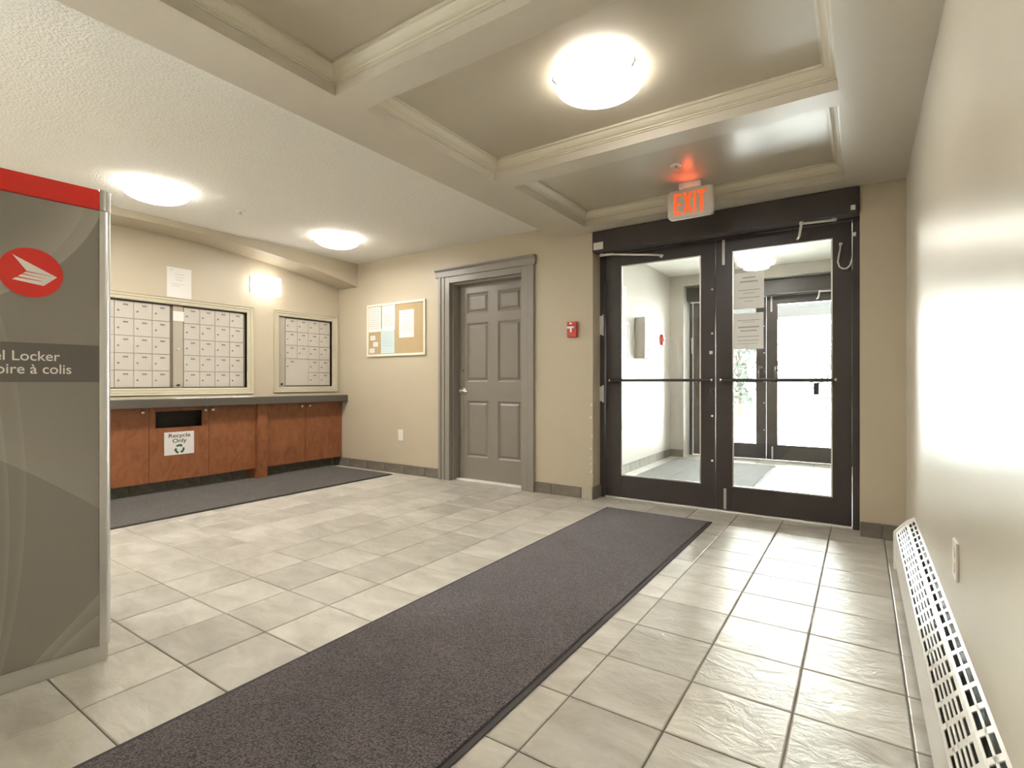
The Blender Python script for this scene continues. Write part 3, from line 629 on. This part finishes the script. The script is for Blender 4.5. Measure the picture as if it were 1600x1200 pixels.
rs = thing('recycle_sign', (CF, 2.278, .342), 'white recycling sign with green arrows on the cabinet front', 'sign')
bx(CF+.0005, CF+.003, 2.152, 2.404, 0.341, 0.550).build('panel', 'paper', rs)
for b_, z in (('Recycle', .500), ('Only', .452)):
    text_mb(b_, .050, (CF+.0036, 2.278, z), (0, 1, 0), (0, 0, 1), 'CENTER', .0006, 1.22).build('lettering', 'black', rs)
cy0, cz0 = 2.278, 0.392
for k in range(3):
    A = math.radians(90+120*k); rm = MB()
    def pt(r, a): return (CF+.0036, cy0+r*math.cos(a), cz0+r*math.sin(a))
    pts_o = [pt(.043, A+math.radians(t)) for t in (46, 25, 5, -18)]; pts_i = [pt(.026, A+math.radians(t)) for t in (46, 25, 5, -18)]
    for i in range(3): rm.quad(pts_o[i], pts_o[i+1], pts_i[i+1], pts_i[i])
    rm.quad(pt(.052, A-math.radians(18)), pt(.034, A-math.radians(50)), pt(.017, A-math.radians(18)))
    rm.build('recycle_arrow', 'green', rs)
for k, (a, b, l) in enumerate(((2.20, 2.44, 'white flyer on the countertop nearest the parcel locker'), (2.455, 2.69, 'middle white flyer of the three on the countertop'), (2.705, 2.92, 'white flyer on the countertop nearest the wooden post'))):
    fl = MB().quad((-5.235, a, .861), (-5.235, b, .864), (-5.113, b+.01, .862), (-5.113, a+.01, .860)); extr(fl, (0, 0, -.0058))
    tag(fl.build('flyer', 'paper'), l, 'flyer', 'flyers on the countertop')
# ------------------------------------------------------------------ bulletin board
bbd = thing('bulletin_board', (-4.298, WY, 1.298), 'cork bulletin board with cream frame left of the grey door', 'bulletin board')
bx(-4.745, -3.855, WY-.010, WY, 1.308, 1.880).build('cork_panel', 'cork', bbd)
MB().frame(-4.756, -3.842, 1.298, 1.892, .024, WY-.020, WY-.001, 'y').build('frame', 'whiteframe', bbd, bevel=.002)
Yb = WY-.010; rowsL = [(0.08, 0.9, .1+.085*k, .018) for k in range(10)]
sheet('pinned_sheet', 'white sheet in the top left corner of the bulletin board', 'paper', 'y', Yb, -4.728, -4.527, 1.580, 1.866, lines=rowsL, group='papers on the bulletin board')
sheet('pinned_sheet', 'white sheet above the blue one on the bulletin board', 'paper', 'y', Yb-.002, -4.505, -4.298, 1.592, 1.866, lines=rowsL[3:9], group='papers on the bulletin board')
sheet('pinned_sheet', 'pale blue sheet on the lower part of the bulletin board', 'paper', 'y', Yb, -4.525, -4.308, 1.330, 1.612, m='paper2', lines=rowsL[1:8], group='papers on the bulletin board')
sheet('pinned_sheet', 'white sheet alone on the right half of the bulletin board', 'paper', 'y', Yb, -4.235, -4.012, 1.495, 1.795, lines=rowsL[3:9], head=[(.3, .7, .15, .02), (.2, .72, .24, .02)], head_ink='ink', group='papers on the bulletin board')
for (a, z, l) in ((-4.702, 1.486, 'topmost small white card at the lower left of the bulletin board'), (-4.655, 1.412, 'middle small white card at the lower left of the bulletin board'), (-4.715, 1.342, 'lowest small white card at the lower left of the bulletin board')):
    sheet('pinned_card', l, 'card', 'y', Yb, a, a+.082, z, z+.052, lines=[(.2, .7, .4, .08)], group='small cards on the bulletin board')
# ------------------------------------------------------------------ fire alarms, outlets
def alarm(c, plane, label):
    r = thing('fire_alarm_pull', c, label, 'fire alarm'); x, y, z = c
    def B(a0, a1, d0, d1, z0, z1): return bx(x+a0, x+a1, y-d1, y-d0, z+z0, z+z1) if plane == 'y' else bx(x+d0, x+d1, y+a0, y+a1, z+z0, z+z1)
    B(-.046, .046, 0, .034, 0, .135).build('body', 'red', r, bevel=.004)
    B(-.036, .030, .034, .037, .098, .104).build('slot', 'black', r)
    m = MB(); 
    for q in (B(-.038, .028, .034, .046, .076, .094), B(-.013, .005, .034, .044, .042, .076)):
        n0 = len(m.v); m.v += q.v; m.f += [tuple(i+n0 for i in f) for f in q.f]
    m.build('pull_bar', 'white', r, bevel=.002)
    B(-.018, .002, .034, .0355, .112, .126).build('emblem', 'white', r)
    return r
alarm((-2.098, WY, 1.397), 'y', 'red fire alarm pull station on the beige wall by the glass doors')
alarm((VX, 6.73, 1.49), 'x', 'small red fire alarm on the vestibule wall seen through glass')
o1 = thing('wall_outlet', (-4.219, WY, .362), 'white power outlet low on the wall below the bulletin board', 'outlet')
bx(-4.258, -4.180, WY-.006, WY, .362, .484).build('cover_plate', 'white', o1, bevel=.002)
for z in (.385, .430): bx(-4.237, -4.201, WY-.008, WY-.006, z, z+.032).build('socket', 'whiteframe', o1, bevel=.003)
o2 = thing('wall_outlet', (WR, 1.993, .425), 'cream power outlet on the right wall above the heater', 'outlet')
bx(WR-.007, WR, 1.955, 2.030, .425, .538).build('cover_plate', 'white', o2, bevel=.002)
for z in (.445, .490): bx(WR-.009, WR-.007, 1.975, 2.010, z, z+.032).build('socket', 'whiteframe', o2, bevel=.003)
# ------------------------------------------------------------------ mats
def floor_mat(x0, x1, y0, y1, m, label, edge=.022):
    r = thing('floor_mat', ((x0+x1)/2, (y0+y1)/2, 0), label, 'floor mat')
    bx(x0, x1, y0, y1, 0.0006, .005).build('rubber_edge', 'rubber', r, bevel=.002)
    g2 = bx(x0+edge, x1-edge, y0+edge, y1-edge, .0045, .011); g2.build('carpet_pile', m, r, bevel=.003)
floor_mat(-1.697, -0.885, -0.75, 3.895, 'carpet', 'long plum grey runner mat leading to the glass doors')
floor_mat(-5.340, -4.232, 0.95, 3.985, 'carpet2', 'dark grey mat in front of the wooden cabinets', .012)
floor_mat(-2.02, -0.845, 4.75, 6.93, 'carpet3', 'charcoal mat on the vestibule floor')
# ------------------------------------------------------------------ parcel locker
LP = Vector((-2.257, .7546, 0)); ang = math.atan2(.024, .285)
LD = Vector((math.sin(ang), math.cos(ang), 0)); LN = Vector((math.cos(ang), -math.sin(ang), 0))
def lx(v): return LP+LD*v.y+LN*v.x+Vector((0, 0, v.z))     # local: x outwards, y along the front (0 = right corner), z up
pk = thing('parcel_locker', lx(Vector((-.3, -.5, 0))), 'tall grey parcel locker with red top band at the left', 'parcel locker')
LW, LDp = 1.02, .60
def lb(name, m, a, parent=pk, bevel=0): return bx(*a).build(name, m, parent, bevel=bevel, xf=lx)
lb('body', 'alu', (-LDp, -.012, -LW+.012, -.012, .06, 1.675))
lb('plinth', 'alu', (-LDp+.01, -.004, -LW+.006, -.004, 0, .060), bevel=.004)
# front panel: object aligned to the locker so the printed curves follow it
fp = bx(-.012, -.002, -LW+.03, -.030, .064, 1.614)
fo = fp.build('front_panel', 'locker', pk, xf=lx)
lb('top_band', 'cpred', (-.012, .003, -LW+.03, -.031, 1.616, 1.686), bevel=.002)
for y0, y1 in ((-.030, .006), (-LW-.006, -LW+.030)):
    n = 8; m0 = MB(); yo = y1 if y1 > -.5 else y0; sg = 1 if y1 > -.5 else -1; rr = .022
    arc = [(-rr+rr*math.cos(math.radians(t)), yo-sg*rr+sg*rr*math.sin(math.radians(t))) for t in range(0, 91, 15)]
    inn = y0 if sg > 0 else y1
    poly = [(-.04, inn), (-.0005, inn)] + arc + [(-.04, yo)]
    cp = MB().prism(poly, 'z', .058, 1.614).build('corner_profile', 'alu', pk, smooth=True, xf=lx)
    poly2 = [(x+.002 if x > -.03 else x, y) for x, y in poly]
    MB().prism(poly2, 'z', 1.616, 1.690).build('corner_cap', 'alu', pk, smooth=True, xf=lx)
    for t in (.012, .022): bx(.0005, .003, inn+sg*t-.002, inn+sg*t+.002, 1.618, 1.688).build('groove_rib', 'steelpaint', cp, xf=lx)
lb('top_cover', 'alu', (-LDp, -.03, -LW, -.004, 1.675, 1.686))
lb('text_band', 'band', (-.002, -.0005, -LW+.03, -.030, 1.002, 1.132))
lg = MB().lathe((-.002, -.211, 1.363), [(.081, 0), (.081, .0022), (.0005, .0022)], 56, 'x').build('logo_disc', 'cpred', pk, xf=lx)
def poly_part(name, pts, m, x=.0008, parent=lg):
    p = MB().quad(*[(x, y, z) for y, z in pts]); extr(p, (-.0006, 0, 0)); return p.build(name, m, parent, xf=lx)
A = lambda px, py: (-.285+(px)*(.154/490.0), 1.353+(250-py)*(.1630/395.0)+ .004)      # from crop pixels of the emblem
poly_part('logo_wing', [A(90, 108), A(440, 250), A(330, 330), A(88, 303), A(118, 285), A(318, 297), A(130, 272), A(160, 256), A(355, 274), A(168, 248), A(190, 234), A(398, 248), A(205, 226)][0:0] or [A(90, 108), A(442, 250), A(400, 246), A(200, 226)], 'cpwhite')
for q in ([A(190, 233), A(390, 248), A(442, 250), A(365, 272), A(168, 250)], [A(158, 257), A(360, 273), A(405, 278), A(350, 297), A(130, 276)], [A(116, 285), A(322, 298), A(370, 303), A(332, 331), A(87, 303)], [A(398, 247), A(442, 250), A(332, 331), A(318, 299), A(352, 275)]):
    poly_part('logo_bar', q, 'cpwhite')
for b_, z, yr in (('Parcel Locker', 1.0735, -.139), ('Armoire à colis', 1.0305, -.107)):
    text_mb(b_, .0455, (.0004, yr, z), (0, 1, 0), (0, 0, 1), 'RIGHT', .0003, 0.94 if b_[0] == 'P' else 0.94).build('lettering', 'cpwhite', pk, xf=lx)
# ------------------------------------------------------------------ baseboard heater
ht = thing('baseboard_heater', (.185, 2.0, 0), 'long cream baseboard heater with slotted grille along the right wall', 'heater')
hy0, hy1 = 0.55, 3.45; G0, G1, G2 = Vector((.152, 0, .200)), Vector((.199, 0, .258)), Vector((.2318, 0, .288))
bx(.152, .155, hy0, hy1, .022, .195).build('front_panel', 'heater', ht, bevel=.001)
MB().prism([(.156, .05), (.162, .19), (.200, .238), (.2316, .268), (.2316, .05)], 'y', hy0+.01, hy1-.01).build('dark_core', 'black', ht)
def grille(name, A0, A1, ncol, mlo, mhi):
    m = MB(); d = A1-A0; Lg = d.length; d = d.normalized(); nrm = Vector((-d.z, 0, d.x)); th = .0025
    def slab(u0, u1, y0, y1):
        q = [A0+d*u0, A0+d*u1]; n0 = len(m.v)
        for off in (0, -th):
            for (p, y) in ((q[0], y0), (q[1], y0), (q[1], y1), (q[0], y1)): w_ = p+nrm*off; m.v.append((w_.x, y, w_.z))
        m.f.extend(tuple(n0+i for i in f) for f in ((0, 1, 2, 3), (7, 6, 5, 4), (0, 4, 5, 1), (1, 5, 6, 2), (2, 6, 7, 3), (3, 7, 4, 0)))
    pit = .098; gap = .024; ny = int((hy1-hy0-.04)/pit)
    slab(0, mlo, hy0, hy1); slab(Lg-mhi, Lg, hy0, hy1)
    ye = [hy0] + [hy1-.035-pit*k for k in range(ny, -1, -1)] + [hy1]
    slab(mlo, Lg-mhi, hy0, hy1-.035-pit*ny+gap/2); slab(mlo, Lg-mhi, hy1-.035-gap/2, hy1)
    for k in range(1, ny): y = hy1-.035-pit*k; slab(mlo, Lg-mhi, y-gap/2, y+gap/2)
    w = (Lg-mlo-mhi)/ncol
    for c in range(1, ncol): slab(mlo+w*c-.0028, mlo+w*c+.0028, hy0, hy1-.04)
    m.build(name, 'heater', ht)
grille('front_grille', G0, G1, 5, .006, .010); grille('top_grille', G1, G2, 2, .006, .008)
MB().prism([(.140, .004), (.140, .204), (.194, .268), (.2318, .296), (.2318, .004)], 'y', hy1-.004, hy1+.012).build('end_cap', 'heater', ht, bevel=.003)
MB().prism([(.140, .004), (.140, .204), (.194, .268), (.2318, .296), (.2318, .004)], 'y', hy0-.012, hy0+.004).build('end_cap', 'heater', ht, bevel=.003)
for y in (hy1-.006, hy0+.02, 2.0): bx(.170, .225, y-.006, y+.006, 0, .055).build('foot', 'heater', ht)
# ------------------------------------------------------------------ vestibule furniture
ic = thing('intercom_panel', (VX, 5.96, 1.285), 'white intercom directory box on the vestibule wall', 'intercom')
bx(VX, VX+.118, 5.772, 6.145, 1.285, 1.752).build('box', 'vest_wall', ic, bevel=.004)
bx(VX+.118, VX+.1215, 5.79, 6.127, 1.30, 1.737).build('face_plate', 'white', ic)
for i in range(2):
    for j in range(4): bx(VX+.1215, VX+.1225, 5.84+.15*i, 5.94+.15*i, 1.36+.09*j, 1.40+.09*j).build('name_strip', 'ink', ic)
sheet('wall_notice', 'white lined sheet high on the vestibule wall at left', 'paper', 'x', VX, 5.20, 5.512, 1.745, 2.060, lines=[(.05, .95, .12*k+.1, .02) for k in range(7)])
fr = sheet('wall_notice', 'framed white notice on the vestibule wall beside the intercom box', 'paper', 'x', VX, 5.26, 5.56, 1.23, 1.66, lines=[(.3, .7, .3, .05), (.4, .7, .6, .03)])
MB().frame(5.25, 5.57, 1.22, 1.67, .012, VX, VX+.008, 'x').build('frame', 'alu', fr)
# ------------------------------------------------------------------ outside
tag(bx(-30, 30, 7.95, 60, -0.14, -0.02).build('pavement', 'snow'), 'snow-bright ground outside the outer doors', 'ground', kind='structure')
tag(bx(-60, -5.8, -40, 7.9, -0.14, -0.02).build('pavement', 'snow'), 'added snow-bright ground outside the added side window', 'ground', kind='structure')  # unseen ground added with the side window, bounces daylight upwards
pc = thing('porch_beam', (-1, 8.6, 2.08), 'pale grey porch beam outside the outer doors', 'beam', kind='structure')
bx(-4, 2, 9.45, 9.75, 2.06, 2.26).build('beam', 'porch', pc)
for px_ in (-3.8, 1.7): bx(px_, px_+.2, 9.5, 9.7, -.02, 2.06).build('column', 'porch', pc)
def tree(x, y, h, r, label):
    t = thing('bare_tree', (x, y, -.02), label, 'tree', 'trees beyond the porch')
    tb = MB().tube([(x, y, -.02), (x+.05, y, h*.4), (x, y, h*.9)], [.10, .08, .02], 8)
    cr = MB()
    for k in range(420):
        a = random.uniform(0, 6.28); zz = random.uniform(.12, 1.0); rr = r*math.sin(math.pi*min(1, zz*.95))**.6*random.uniform(.1, 1)
        p = Vector((x+rr*math.cos(a), y+rr*math.sin(a), h*zz)); d1_ = Vector((random.uniform(-1, 1), random.uniform(-1, 1), random.uniform(-.5, 1))).normalized()*.16
        d2 = d1_.cross(Vector((random.uniform(-1, 1), random.uniform(-1, 1), random.uniform(-1, 1)))).normalized()*.05
        cr.quad(p-d1_, p+d2, p+d1_, p-d2)
    for k in range(24):
        a = random.uniform(0, 6.28); z0 = h*random.uniform(.15, .7); q = r*random.uniform(.5, .95)
        tb.tube([(x, y, z0), (x+q*.5*math.cos(a), y+q*.5*math.sin(a), z0+h*.12), (x+q*math.cos(a), y+q*math.sin(a), z0+h*.2)], [.03, .02, .008], 5)
    tb.build('trunk', 'bark', t); cr.build('foliage', 'leaf', t)
tree(-3.2, 17.5, 2.6, 1.3, 'dark shrub seen through the outer left door'); tree(-0.3, 21, 3.4, 1.7, 'dark tree seen through the outer right door, left one')
tree(1.2, 16, 2.2, 1.2, 'dark shrub seen through the outer right door, right one')
